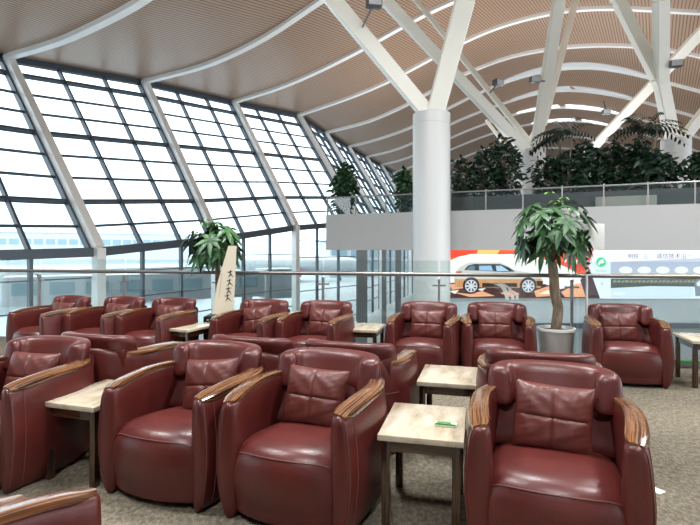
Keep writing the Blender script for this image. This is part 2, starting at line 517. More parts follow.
# card on the nearest table
root = empty('table_card', (.50, 2.66, TH+.0005), -math.radians(18), label='small green and clear plastic card holder lying on the nearest marble table', cat='card')
bm = bmesh.new(); box(bm, (0, 0, .005), (.115, .062, .010), bev=.003); link('base', bm, mat('pale card', (.55, .66, .52), .3), root)
bm = bmesh.new(); box(bm, (0, -.024, .0125), (.105, .012, .005)); link('stripe', bm, mat('card green', (.03, .16, .04), .3), root)
bm = bmesh.new(); box(bm, (-.01, .010, .0125), (.07, .022, .005)); link('stripe', bm, mat('card light green', (.16, .34, .15), .3), root)

# paper on carpet behind nearest chair at right
bm = bmesh.new(); box(bm, (0, 0, .002), (.06, .11, .003)); o = link('paper_slip', bm, M['board']); o.location = (1.765, 2.97, 0); o.rotation_euler = (0, 0, .5)
tag(o, 'small white slip lying on the carpet behind the nearest large armchair', 'paper')

# ------------------------------------------------------------------ FLOOR + RAIL
def rail_pt(px, off=0):
    # rail line from D=7.7 at x=0 to D=5.95 at x=700
    a = Vector(((0-CX)/F*7.7, 7.7)); b = Vector(((700-CX)/F*5.95, 5.95))
    mslope = (px-CX)/F; d = b-a
    t = (mslope*a.y-a.x)/(d.x-mslope*d.y)
    return a+d*t
A0, B0 = rail_pt(-150), rail_pt(860)
rd = (B0-A0).normalized(); rn = Vector((-rd.y, rd.x))       # rn points away from camera
e = .22
v = [(A0.x+rn.x*e, A0.y+rn.y*e), (B0.x+rn.x*e, B0.y+rn.y*e), (9, -4), (-9, -4)]
raw('floor', [(x, y, 0) for x, y in v]+[(x, y, -.5) for x, y in v], [(0, 1, 2, 3), (7, 6, 5, 4), (0, 4, 5, 1), (1, 5, 6, 2), (2, 6, 7, 3), (3, 7, 4, 0)], M['carpet'])
bpy.data.objects['floor']['kind'] = 'structure'
rail = empty('glass_balustrade', (0, 0, 0), label='glass balustrade with a brown metal handrail behind the far chairs', cat='railing')
RZ = 1.075
bm = bmesh.new(); tube(bm, [(A0.x, A0.y, RZ), (B0.x, B0.y, RZ)], .024, 12); link('handrail', bm, M['rail'], rail)
posts = [-75, 36, 122, 216, 322, 439, 573, 735]
pp = [rail_pt(x) for x in posts]
for p in pp:
    q = p+rn*.06
    bm = bmesh.new(); bar(bm, (q.x, q.y, 0), (q.x, q.y, 1.02), .028, .05, Vector((rn.x, rn.y, 0)))
    bar(bm, (q.x-rd.x*.085, q.y-rd.y*.085, .93), (q.x+rd.x*.085, q.y+rd.y*.085, .93), .02, .02)
    bar(bm, (q.x-rn.x*.06, q.y-rn.y*.06, 1.02), (q.x, q.y, 1.0), .02, .02)
    link('post', bm, M['post'], rail)
for i in range(len(pp)-1):
    a = pp[i]+rd*.015+rn*.085; b = pp[i+1]-rd*.015+rn*.085
    bm = bmesh.new(); bar(bm, (a.x, a.y, .665), (b.x, b.y, .665), .008, 1.17)
    link('glass_panel', bm, M['railglass'], rail)
bm = bmesh.new(); a = A0+rn*.085; b = B0+rn*.085; bar(bm, (a.x, a.y, .035), (b.x, b.y, .035), .05, .07)
link('base_channel', bm, M['post'], rail)
bm = bmesh.new(); a = rail_pt(660)+rn*.03; b = B0+rn*.03; bar(bm, (a.x, a.y, .07), (b.x, b.y, .07), .03, .04)
o = link('edge_strip', bm, M['green'], rail); o['label'] = 'green strip at the foot of the glass'
# white ribbon-shaped marks on the glass near the car advert
def ribbon(bm, pts, w, px_off=0):
    q0 = rail_pt(px_off)
    vv = []
    for i, (x, y) in enumerate(pts):
        g = rail_pt(x)+rn*.078; D = g.y
        z = HC+(YH-y)/F*D; ww = w[i]/F*D
        vv.append((bm.verts.new((g.x-rd.x*ww/2, g.y-rd.y*ww/2, z)), bm.verts.new((g.x+rd.x*ww/2, g.y+rd.y*ww/2, z))))
    for a, b in zip(vv, vv[1:]): bm.faces.new((a[0], a[1], b[1], b[0]))
bm = bmesh.new()
ribbon(bm, [(493, 283.5), (499, 284), (504, 287), (507, 293), (508, 300)], [6, 7, 5, 4, 3])
ribbon(bm, [(497, 282.5), (504, 284), (510, 288), (513, 294), (514, 300)], [2, 3, 3, 3, 3])
ribbon(bm, [(517, 293), (518, 296), (518, 300)], [3, 3, 3])
o = link('glass_mark', bm, mat('mark white', (.8, .82, .82), .6), rail, smooth=False); o['label'] = 'white curved mark on the glass'

# ------------------------------------------------------------------ FACADE + ROOF
def step(prev, x, L):              # next rib top: on the ray of pixel column x, L metres from prev
    m_ = (x-CX)/F; a = m_*m_+1; b = -2*(m_*prev.x+prev.y); c = prev.length_squared-L*L
    D = (-b+math.sqrt(max(0, b*b-4*a*c)))/(2*a); return Vector((m_*D, D))
topx = [5, 142, 232, 297, 324, 347, 365, 380, 392]
topy = [60, 84, 104, 117, 134, 148, 158, 166, 174]
A = Vector(((5-CX)/F*30.6, 30.6)); tops = [A]
for x in topx[1:]: tops.append(step(tops[-1], x, 9.5 if x != 297 else 9.0))
dAB = tops[1]-tops[0]
for k in range(4): tops.append(tops[-1]+(tops[-1]-tops[-2]))
topz_ = [HC+(YH-y)/F*t.y for y, t in zip(topy, tops)]
for k in range(4): topz_.append(topz_[-1]-.25)
NB = 6
Zt = [tops[0]-dAB*q for q in range(NB, 0, -1)]
tops = Zt+tops; topz_ = [topz_[0]-.6*min(q, 2) for q in range(NB, 0, -1)]+topz_
# ribs: traced points on the plane of each rib
trace = {
 NB+0: [(5, 60), (62, 44), (103, 25), (151, 0)],
 NB+1: [(142, 84), (206, 68), (240, 53), (273, 36), (316, 5)],
 NB+2: [(232, 104), (281, 89), (316, 74), (364, 50), (405, 26), (446, 5)],
 NB+3: [(297, 117), (350, 99), (391, 82), (436, 57), (460, 45), (494, 29), (549, 14), (597, 9), (649, 11), (700, 15)],
 NB+4: [(324, 134), (367, 124), (408, 106), (449, 82), (474, 71), (511, 57), (563, 48), (614, 46), (666, 50), (700, 58)],
 NB+5: [(347, 148), (370, 143), (412, 129), (460, 103), (501, 84), (535, 74), (563, 69), (597, 68), (638, 76), (700, 93)],
 NB+6: [(365, 158), (390, 153), (412, 145), (460, 120), (515, 100), (545, 92), (573, 90), (625, 98), (686, 115), (720, 126)],
 NB+7: [(380, 166), (395, 163), (412, 158), (460, 134), (500, 119), (529, 111), (563, 107), (614, 113), (666, 128), (720, 146)],
 NB+8: [(392, 174), (412, 168), (460, 146), (500, 131), (546, 122), (580, 121), (620, 128), (680, 146), (720, 160)],
}
def prof_from(px, T, z0):
    out = []
    for x, y in px:
        m_ = (x-CX)/F; s = (m_*T.y-T.x)/(NX-NY*m_); D = T.y+NY*s
        out.append((s, HC+(YH-y)/F*D))
    return out
def ev(pf, s):
    if s <= pf[0][0]: return pf[0][1]
    for (a, za), (b, zb) in zip(pf, pf[1:]):
        if s <= b:
            return za+(zb-za)*(s-a)/(b-a)
    return None
profs = {}
for k in trace: profs[k] = prof_from(trace[k], tops[k], topz_[k])
ref = profs[NB+3]+[(44, profs[NB+3][-1][1]-2.0), (72, profs[NB+3][-1][1]-7)]
SM = 62.
def rib_z(k, s):
    if k in profs:
        pf = profs[k]; z = ev(pf, s)
        if z is None:
            if k <= NB+3: z = pf[-1][1]+ev(ref, s)-ev(ref, pf[-1][0])
            else:
                sl = (pf[-1][1]-pf[-2][1])/(pf[-1][0]-pf[-2][0]); z = pf[-1][1]+sl*(s-pf[-1][0])
        return z
    if k < NB: return rib_z(NB, s)-.6*min(2, NB-k)
    return rib_z(NB+8, s*1.0)-.4*(k-NB-8)
NR = len(tops); NS = 56
def smax(k): return SM if k <= NB+3 else SM+9*(k-NB-3)
ribpts = []
for k in range(NR):
    row = []
    zs = [rib_z(k, smax(k)*i/NS) for i in range(NS+1)]
    for _ in range(3): zs = [zs[0]]+[(zs[i-1]+2*zs[i]+zs[i+1])/4 for i in range(1, NS)]+[zs[-1]]
    for i in range(NS+1):
        s = smax(k)*i/NS; row.append(Vector((tops[k].x+NX*s, tops[k].y+NY*s, zs[i])))
    ribpts.append(row)
verts = []; faces = []
SUB = 5
for k in range(NR-1):
    for j in range(SUB+(1 if k == NR-2 else 0)):
        f = j/SUB
        for i in range(NS+1):
            p = ribpts[k][i].lerp(ribpts[k+1][i], f)
            verts.append(p+Vector((0, 0, .28)))
nrow = len(verts)//(NS+1)
for r in range(nrow-1):
    for i in range(NS):
        a = r*(NS+1)+i; faces.append((a, a+1, a+NS+2, a+NS+1))
o = raw('ceiling', verts, faces, M['ceil'], smooth=True); o['kind'] = 'structure'
md = o.modifiers.new('thick', 'SOLIDIFY'); md.thickness = .12
# orientation independent: push thickness upward
md.offset = 1 if o.data.polygons[0].normal.z > 0 else -1
for k in range(NR):
    bm = bmesh.new(); rings = []
    w = .42
    sd = Vector((NY, -NX, 0))        # along the facade
    for i in range(NS+1):
        p = ribpts[k][i]
        rings.append([p+sd*w/2+Vector((0, 0, .0)), p+sd*w/2+Vector((0, 0, .34)), p-sd*w/2+Vector((0, 0, .34)), p-sd*w/2])
    loft(bm, rings)
    o = link('trim_%d' % (k+1), bm, M['white'], smooth=False); o['kind'] = 'structure'
# facade bases
W = [9.2]*NB+[9.0, 7.5, 7.1]+[7.0]*20
basepx = {NB: (95, 252), NB+1: (213, 240), NB+2: (293, 228)}
bases = []
for k in range(NR):
    d = (tops[min(k+1, NR-1)]-tops[max(k-1, 0)]).normalized(); nn = Vector((d.y, -d.x))
    t = tops[k]
    if k in basepx:
        x, y = basepx[k]; m_ = (x-CX)/F; w = (m_*t.y-t.x)/(nn.x-nn.y*m_); b = t+nn*w; z = HC+(YH-y)/F*b.y
    else:
        b = t+nn*W[k]; z = 1.0 if k < NB else 4.0
    bases.append(Vector((b.x, b.y, z)))
T3 = [Vector((tops[k].x, tops[k].y, topz_[k])) for k in range(NR)]
ZG = -5.8
def fac(k, u, t):                       # u along bay k->k+1, t 0 top .. 1 base
    return T3[k].lerp(T3[k+1], u).lerp(bases[k].lerp(bases[k+1], u), t)
heavy = [0.0, .085, .42, .77]; light = [.20, .31, .535, .65, .885]
for k in range(NR-1):
    out = (fac(k, .5, .5)-Vector((fac(k, .5, 1).x, fac(k, .5, 1).y, 0))); out.z = 0; out.normalize()
    nrm = (fac(k, 1, .5)-fac(k, 0, .5)).cross(fac(k, .5, 0)-fac(k, .5, 1)).normalized()
    win = empty('window_%d' % (k+1), tuple(bases[k]), kind='structure')
    off = -bases[k]
    bm = bmesh.new()
    for u in (1/3, 2/3): bar(bm, fac(k, u, 0)+off, fac(k, u, 1)+off, .13, .28, nrm)
    for u in (.03, .97): bar(bm, fac(k, u, 0)+off, fac(k, u, 1)+off, .11, .34, nrm)
    for t in heavy: bar(bm, fac(k, 0, t)+off, fac(k, 1, t)+off, .28, .17, nrm.cross(fac(k, 1, t)-fac(k, 0, t)).normalized())
    for t in light: bar(bm, fac(k, 0, t)+off, fac(k, 1, t)+off, .14, .085, nrm.cross(fac(k, 1, t)-fac(k, 0, t)).normalized())
    bar(bm, fac(k, 0, 0)+off+Vector((0, 0, .22)), fac(k, 1, 0)+off+Vector((0, 0, .22)), .3, .62)
    link('frame', bm, M['steel'], win, smooth=False)
    bm = bmesh.new(); bar(bm, fac(k, 0, 1)+off, fac(k, 1, 1)+off, .5, .46); link('transom_beam', bm, M['beam'], win, smooth=False)
    bm = bmesh.new(); q = [fac(k, 0, 0), fac(k, 1, 0), fac(k, 1, 1), fac(k, 0, 1)]
    bm.faces.new([bm.verts.new(p+off+nrm*.0) for p in q]); link('pane', bm, M['glass'], win, smooth=False)
    # vertical glazing below the beam
    a, b = bases[k], bases[k+1]
    lo = lambda u, z: Vector((a.x+(b.x-a.x)*u, a.y+(b.y-a.y)*u, z))
    bm = bmesh.new()
    for u in (0.0, 1/3, 2/3): 
        wd = .34 if u == 0 else .17
        zt = a.z+(b.z-a.z)*u
        bar(bm, lo(u+.02*(u == 0), zt)+off, lo(u+.02*(u == 0), ZG)+off, wd, .22, out)
    z = min(a.z, b.z)-1.05
    while z > ZG+.3:
        bar(bm, lo(0, z)+off, lo(1, z)+off, .10, .07); z -= 1.45
    link('lower_frame', bm, M['beam'], win, smooth=False)
    bm = bmesh.new(); bm.faces.new([bm.verts.new(p+off) for p in (a, b, lo(1, ZG), lo(0, ZG))]); link('lower_pane', bm, M['glass'], win, smooth=False)
for k in range(NR):
    bm = bmesh.new(); t, b = T3[k], bases[k]
    kk = min(k, NR-2); nrm = (fac(kk, 1, .5)-fac(kk, 0, .5)).cross(fac(kk, .5, 0)-fac(kk, .5, 1)).normalized()
    if nrm.dot(Vector((1, -.6, 0))) < 0: nrm = -nrm
    inn = Vector((nrm.x, nrm.y, nrm.z))*.32
    bar(bm, t+inn, b+inn, .46, .5, nrm)
    fl = Vector((b.x, b.y, ZG)); ih = Vector((nrm.x, nrm.y, 0)).normalized()*.32
    bar(bm, b+ih+Vector((0, 0, .2)), fl+ih, .46, .5, nrm)
    o = link('trim_%d' % (NR+k+1), bm, M['white'], smooth=False); o['kind'] = 'structure'
# back wall far away closing the hall
e1, e2 = ribpts[-1][0], ribpts[-1][-1]
raw('wall_back', [(e1.x, e1.y, ZG), (e2.x, e2.y, ZG), (e2.x, e2.y, 30), (e1.x, e1.y, 30)], [(0, 1, 2, 3)], M['slab'])
bpy.data.objects['wall_back']['kind'] = 'structure'

p0, p1 = Vector((-52, -14, 0)), Vector((38, -30, 0))
raw('wall_behind', [(-40, -16, ZG), (34, -24, ZG), (34, -24, 22), (-40, -16, 22)], [(0, 1, 2, 3)], M['lowwall']); bpy.data.objects['wall_behind']['kind'] = 'structure'
# skylight crescents in the roof crest
def crescent(k, x0, x1, hpx, mt, lab):
    T = tops[k]; rings = []; N = 28
    for i in range(N+1):
        x = x0+(x1-x0)*i/N; m_ = (x-CX)/F; s = (m_*T.y-T.x)/(NX-NY*m_)
        D = T.y+NY*s; f = min(.6, hpx*2.0*math.sin(PI*i/N)**.6/D+.004)
        def at_(k_, s_): t_ = tops[k_]; return Vector((t_.x+NX*s_, t_.y+NY*s_, rib_z(k_, s_)))
        a = at_(k, s); b = a.lerp(at_(k-1, s*smax(k-1)/smax(k)), f); a = a.lerp(b, .04)
        rings.append([a+Vector((0, 0, .10)), b+Vector((0, 0, .10)), b+Vector((0, 0, .24)), a+Vector((0, 0, .24))])
    bm = bmesh.new(); loft(bm, rings); o = link('skylight', bm, mt, smooth=False)
    return tag(o, lab, 'skylight', 'roof skylights')
skw = mat('skylight white', (.82, .84, .86), .5)
ske = mat('skylight glow', (.85, .87, .9), .5, emis=(.93, .97, 1), es=.75)  # emission stands in for daylight, the roof has no opening here
crescent(NB+5, 498, 655, 7, skw, 'nearest long pale crescent skylight in the ceiling crest')
crescent(NB+6, 508, 640, 6, skw, 'second pale crescent skylight in the ceiling crest')
crescent(NB+7, 515, 622, 5, ske, 'bright crescent skylight behind the two pale ones')
crescent(NB+8, 530, 610, 5, ske, 'farthest bright skylight, just above the gallery plants')

# ------------------------------------------------------------------ COLUMNS
def column(name, px, D, dia, ytop, zbot, struts, lab):
    X = (px-CX)/F*D; zt = HC+(YH-ytop)/F*D
    root = empty(name, (X, D, zbot), label=lab, cat='column', kind='thing', group='branching roof columns')
    bm = bmesh.new(); r = dia/2
    lathe(bm, [(r, 0), (r, zt-zbot-.45), (r*.985, zt-zbot-.44), (r*.985, zt-zbot-.40), (r, zt-zbot-.39), (r, zt-zbot-.02), (r*.96, zt-zbot)], 40)
    link('shaft', bm, M['column'], root)
    for (pts, w) in struts:
        bm = bmesh.new()
        for a, b in zip(pts, pts[1:]):
            pa = P(*a)-root.location; pb = P(*b)-root.location
            bar(bm, pa, pb, w, w*.8, Vector((0, 1, 0)), w*1.02, w*.8)
        bmesh.ops.bevel(bm, geom=list(bm.edges), offset=.03, segments=1, affect='EDGES')
        link('strut', bm, M['cream'], root, smooth=False)
    return root
column('branching_column', 431.5, 18, 1.31, 114, -5.8,
       [([(427, 113, 18), (333, 0, 17.2), (205, -155, 16.2)], .50), ([(435, 113, 18), (465, 0, 16.8), (508, -160, 15.2)], .62)],
       'big round white column in the middle carrying two thick struts')
column('branching_column', 533.5, 27, 1.22, 150, 2.9,
       [([(528, 152, 27), (385, 0, 24), (330, -58, 23)], .50), ([(532, 145, 27.6), (424, 10, 30), (400, -18, 31)], .28),
        ([(535, 152, 27), (559, 0, 24), (569, -60, 23)], .52), ([(543, 125, 27), (577, -5, 30), (590, -50, 31)], .34)],
       'round column behind the gallery plants, left of the other gallery column')
column('branching_column', 676, 24.5, 1.30, 140, 2.9,
       [([(673, 143, 24.5), (661, 82, 23.6), (661, 0, 22), (661, -50, 21)], .56), ([(664, 92, 23.8), (657, 78, 23.6), (618, 0, 23.4), (590, -55, 23)], .50),
        ([(680, 143, 24.5), (720, 92, 23.8), (770, 20, 23)], .46)],
       'round column at the right edge rising behind the gallery plants')
column('branching_column', 588, 38, 1.1, 152, 2.9,
       [([(589, 152, 38), (655, 82, 34), (705, 28, 31), (740, -10, 29)], .60)],
       'distant column hidden by plants with one long strut leaning right')
column('branching_column', 519, 52, 1.1, 150, 2.9,
       [([(519, 150, 52), (473, 95, 50)], .48), ([(524, 150, 52), (550, 105, 50)], .45), ([(510, 152, 52), (486, 120, 53)], .3)],
       'farthest small column with thin struts left of the gallery palm')
# floodlights
UPW = 90; LW = 340
def area(name, loc, rot, size, power, col=(1, 1, 1), sy=None):
    l = bpy.data.lights.new(name, 'AREA'); l.energy = power; l.color = col; l.shape = 'RECTANGLE'; l.size = size; l.size_y = sy or size
    o = bpy.data.objects.new(name, l); COL.objects.link(o); o.location = loc; o.rotation_euler = rot; return o
def flood(px, py, D, rz, arm, lab):
    p = P(px, py, D); root = empty('floodlight', tuple(p), rz, label=lab, cat='floodlight', group='floodlights on the roof struts')
    s = .34
    bm = bmesh.new(); box(bm, (0, 0, 0), (s*1.5, s, s*.9), bev=.04); link('housing', bm, M['lamp'], root)
    bm = bmesh.new(); box(bm, (0, -s*.52, 0), (s*1.25, .03, s*.7)); link('lens', bm, M['lampglass'], root)
    bm = bmesh.new(); bar(bm, (0, 0, 0), arm, .06, .06, Vector((0, 1, 0))); link('bracket', bm, M['lamp'], root)
flood(374, 3, 17.0, .2, (-.35, .2, -.75), 'grey floodlight on the thick left strut of the big column')
flood(498, 83, 25.5, .5, (-.25, .3, -.45), 'grey floodlight on the long strut left of the gallery column')
flood(535, 80, 25.0, 0, (.55, .2, 0), 'grey floodlight beside the upright strut of the gallery column')
flood(606, 112, 33.0, 0, (0, .3, .8), 'tiny floodlight below the bright skylights')
flood(676, 64, 23.0, -.3, (-.45, .2, 0), 'grey floodlight on the strut at the right edge')

# ------------------------------------------------------------------ GALLERY
gl = P(326, 251, 22); gr = P(800, 251, 15.6)
g1 = Vector((gl.x, gl.y)); g2 = Vector((gr.x, gr.y)); gd = (g2-g1).normalized(); gn = Vector((-gd.y, gd.x))
bk1 = g1+Vector((.515, .857))*60; bk2 = g2+Vector((.515, .857))*60
Z0, Z1 = 1.36, 2.88
pts = [g1, g2, bk2, bk1]
o = raw('gallery_slab', [(p.x, p.y, Z0) for p in pts]+[(p.x, p.y, Z1) for p in pts],
    [(3, 2, 1, 0), (4, 5, 6, 7), (0, 1, 5, 4), (1, 2, 6, 5), (2, 3, 7, 6), (3, 0, 4, 7)], M['slab'])
o['kind'] = 'structure'
gal = empty('gallery_balustrade', (g1.x, g1.y, Z1), label='clear glass balustrade with slim posts along the upper gallery edge', cat='railing')
L = (g2-g1).length; off = Vector((-g1.x, -g1.y, 0))
def G(s, back, z): p = g1+gd*s+gn*back; z *= .92; return Vector((p.x-g1.x, p.y-g1.y, z))
bm = bmesh.new(); tube(bm, [G(0, .1, .80), G(L, .1, .80)], .03, 8); link('handrail', bm, M['post'], gal)
n = 12
for i in range(n+1):
    bm = bmesh.new(); a = G(max(.03, L*i/n), .1, 0); bar(bm, a, a+Vector((0, 0, .8)), .05, .05, Vector((gn.x, gn.y, 0))); link('post', bm, M['post'], gal)
    if i < n:
        bm = bmesh.new(); bar(bm, G(L*i/n+.05, .1, .41), G(L*(i+1)/n-.05, .1, .41), .012, .74); link('glass_panel', bm, M['railglass'], gal)
# long planter
pl = bmesh.new()
def gbox(bm, s0, s1, b0, b1, z0, z1):
    q = [g1+gd*s+gn*b for s, b in ((s0, b0), (s1, b0), (s1, b1), (s0, b1))]
    vs = [bm.verts.new((p.x, p.y, z)) for z in (z0, z1) for p in q]
    for f in ((3, 2, 1, 0), (4, 5, 6, 7), (0, 1, 5, 4), (1, 2, 6, 5), (2, 3, 7, 6), (3, 0, 4, 7)): bm.faces.new([vs[i] for i in f])
s45 = 4.6
gbox(pl, s45, L, .9, 2.6, Z1, Z1+.62)
o = link('planter_trough', pl, M['planter'], smooth=False); tag(o, 'long dark planter trough behind the gallery glass', 'planter')
bm = bmesh.new(); gbox(bm, 10.5, 12.4, .45, .8, Z1, Z1+.38); o = link('cabinet_box', bm, mat('beige box', (.42, .40, .36), .5), smooth=False)
tag(o, 'low beige box behind the gallery glass right of the potted tree', 'box')

# plants
def leaf(bm, base, d, up, L_, w, droop=.25, mi=0):
    d = d.normalized(); s = d.cross(up)
    if s.length < 1e-3: s = Vector((1, 0, 0))
    s.normalize(); n_ = s.cross(d)
    ws = [0.1, .8, 1., .6, .04]; ts = [0, .25, .5, .78, 1]
    prev = None
    for t, ww in zip(ts, ws):
        c = base+d*L_*t-Vector((0, 0, 1))*droop*L_*t*t
        row = (bm.verts.new(c-s*w*ww/2+n_*w*.10*ww), bm.verts.new(c), bm.verts.new(c+s*w*ww/2+n_*w*.10*ww))
        if prev:
            for a in (0, 1):
                f = bm.faces.new((prev[a], prev[a+1], row[a+1], row[a])); f.material_index = mi
        prev = row
def rdir(r, zlo=-1, zhi=1):
    a = r.uniform(0, 2*PI); z = r.uniform(zlo, zhi); q = math.sqrt(max(0, 1-z*z)); return Vector((q*math.cos(a), q*math.sin(a), z))
def palmate(bm, c, d, r, size, n=6, mi=0):
    u = d.normalized(); s = u.cross(Vector((0, 0, 1)))
    if s.length < .05: s = Vector((1, 0, 0))
    s.normalize(); w = s.cross(u)
    for k in range(n):
        a = 2*PI*k/n+r.uniform(-.2, .2)
        dd = (s*math.cos(a)+w*math.sin(a))*1.0+u*.35+Vector((0, 0, -.25))
        leaf(bm, c, dd, u, size*r.uniform(.8, 1.15), size*.36, r.uniform(.25, .6), mi)
def pachira(name, loc, trunk, crown_c, crown_r, seed, tw, lab, nclus, size):
    r = random.Random(seed); root = empty(name, loc, label=lab, cat='plant')
    bm = bmesh.new()
    for k in range(3):
        pts = []; rr = []
        n = 22
        for i in range(n+1):
            f = i/n; p = Vector(trunk[0]).lerp(Vector(trunk[-1]), f) if len(trunk) == 2 else Vector(cat(trunk, f))
            a = f*5+2*PI*k/3
            q = tw*.30
            pts.append(p+Vector((math.cos(a)*q, math.sin(a)*q, 0))); rr.append(tw*(.62-.12*f))
        tube(bm, pts, rr, 10)
    top = Vector(trunk[-1])
    cc = Vector(crown_c)
    bmf = bmesh.new()
    tips = []
    for k in range(nclus):
        d = rdir(r, -.75, 1); q = Vector((d.x*crown_r[0], d.y*crown_r[1], d.z*crown_r[2]))*r.uniform(.45, 1)
        c = cc+q; tips.append(c)
        palmate(bmf, c, (q.normalized()+Vector((0, 0, .5))), r, size, r.choice((5, 6, 7)))
        if k % 2 == 0:
            mid = top.lerp(c, .5)+Vector((0, 0, .03))
            tube(bm, [top, mid, c], [.010, .006, .003], 5)
    link('trunk', bm, M['bark'], root)
    for k in range(4):
        c = cc+Vector((r.uniform(-.5, .3)*crown_r[0], -.1, crown_r[2]*r.uniform(.8, 1.15)))
        palmate(bmf, c, Vector((0, 0, 1)), r, size*.5, 5, 1)
    link('foliage', bmf, [M['leaf'], M['leaf2']], root)
    return root
Dp = 5.95
pb = P(556, 249, Dp); x0 = pb.x
pt = pachira('potted_tree', (x0, Dp, 0), [(0, 0, .44), (.02, 0, .7), (-.02, 0, .95), (-.04, 0, 1.25)], (-.02, 0, 1.62), (.43, .40, .38), 5, .070,
   'potted braided-trunk tree with glossy leaves in a pale pot before the rail', 62, .19)
bm = bmesh.new(); lathe(bm, [(.15, 0), (.165, .02), (.20, .44), (.215, .455), (.215, .485), (.195, .487), (.19, .45), (.01, .445)], 32); link('pot', bm, M['pot'], pt)
bm = bmesh.new(); lathe(bm, [(.186, .44), (.186, .452), (.01, .462)], 24); link('soil', bm, mat('soil', (.05, .035, .025), .9), pt)
# left plant
pl_ = P(218, 249, 6.75)
lp = pachira('potted_plant', (pl_.x, 6.75, 0), [(.0, 0, .5), (.0, 0, .8), (-.01, 0, 1.2)], (-.02, 0, 1.46), (.38, .34, .30), 11, .040,
   'potted leafy plant behind the calligraphy board, left of the round column', 72, .19)
bm = bmesh.new(); box(bm, (.02, 0, .28), (.34, .34, .50), bev=.02); box(bm, (.02, 0, .015), (.30, .30, .03)); link('pot', bm, M['dark'], lp)
bm = bmesh.new()
for i in range(6):
    for j in range(2): box(bm, (-.11+.05*i+(.02*j), -.172, .45+.035*j), (.026, .006, .018))
o = link('pattern_band', bm, M['board'], lp, smooth=False); o['label'] = 'band of white marks on the black pot'
# calligraphy board
cb = P(225, 249, 6.42)
root = empty('calligraphy_board', (cb.x, 6.42, .55), 0, label='tall cream board with black brush calligraphy standing against the left plant', cat='board')
w0 = .13; h_ = .86
bm = bmesh.new(); vs = []
for y in (-.012, .012):
    for x, z in ((-.155, 0), (.105, 0), (.145, h_), (.045, h_), (-.10, .36)): vs.append(bm.verts.new((x, y, z)))
bm.faces.new(vs[:5]); bm.faces.new(vs[5:][::-1])
for i in range(5): bm.faces.new((vs[i], vs[(i+1) % 5], vs[5+(i+1) % 5], vs[5+i]))
link('panel', bm, M['paper'], root, smooth=False)
bm = bmesh.new(); r = random.Random(4)
def stroke(bm, x, z, dx, dz, w):
    a = Vector((x, -.0145, z)); b = Vector((x+dx, -.0145, z+dz)); d = (b-a).normalized(); s = Vector((-d.z, 0, d.x))
    bm.faces.new([bm.verts.new(p) for p in (a-s*w*.3, a+s*w*.5, (a+b)/2+s*w*.25, b+s*w*.12, b-s*w*.1, (a+b)/2-s*w*.35)])
for k, zc in enumerate((.50, .39, .29, .20)):
    xo = .075-.012*k
    for (dx, dz, ox, oz) in ((.05, .012, -.028, .02), (-.01, -.055, .0, .04), (-.026, -.036, .0, .005), (.03, -.032, .0, .004)):
        stroke(bm, xo+ox*1.3, zc+oz*1.3, dx*1.3*r.uniform(.8, 1.2), dz*1.3, .018)
for k in range(9):
    zc = .50-k*.034
    stroke(bm, -.045-.004*k, zc, .018, .003, .005); stroke(bm, -.036-.004*k, zc+.008, -.006, -.02, .005)
link('brush_writing', bm, M['dark'], root, smooth=False)
bm = bmesh.new(); box(bm, (-.03, .03, -.25), (.22, .03, .60)); link('stand', bm, M['dark'], root)
root.location.z = .58
# sign board behind the tree
sp = P(591, 249, 6.05)
root = empty('sign_stand', (sp.x, 6.05, 0), 0, label='white blank board on a slim pole beside the potted tree', cat='sign')
bm = bmesh.new(); tube(bm, [(-.05, 0, .02), (-.05, 0, 1.45)], .014, 8); link('pole', bm, M['board'], root)
bm = bmesh.new(); lathe(bm, [(.13, 0), (.13, .015), (.02, .03)], 20, (-.05, 0)); link('foot', bm, M['post'], root)
bm = bmesh.new(); box(bm, (0, 0, 1.545), (.31, .03, .31), bev=.006); link('board', bm, M['board'], root)
for k in range(5):
    bm = bmesh.new(); bmesh.ops.create_icosphere(bm, subdivisions=2, radius=.022, matrix=Matrix.Translation((-.05+.012*(-1)**k, -.015, 1.34-.055*k)) @ Matrix.Diagonal((1.3, .6, .8, 1)))
    link('ornament', bm, M['dark'], root)

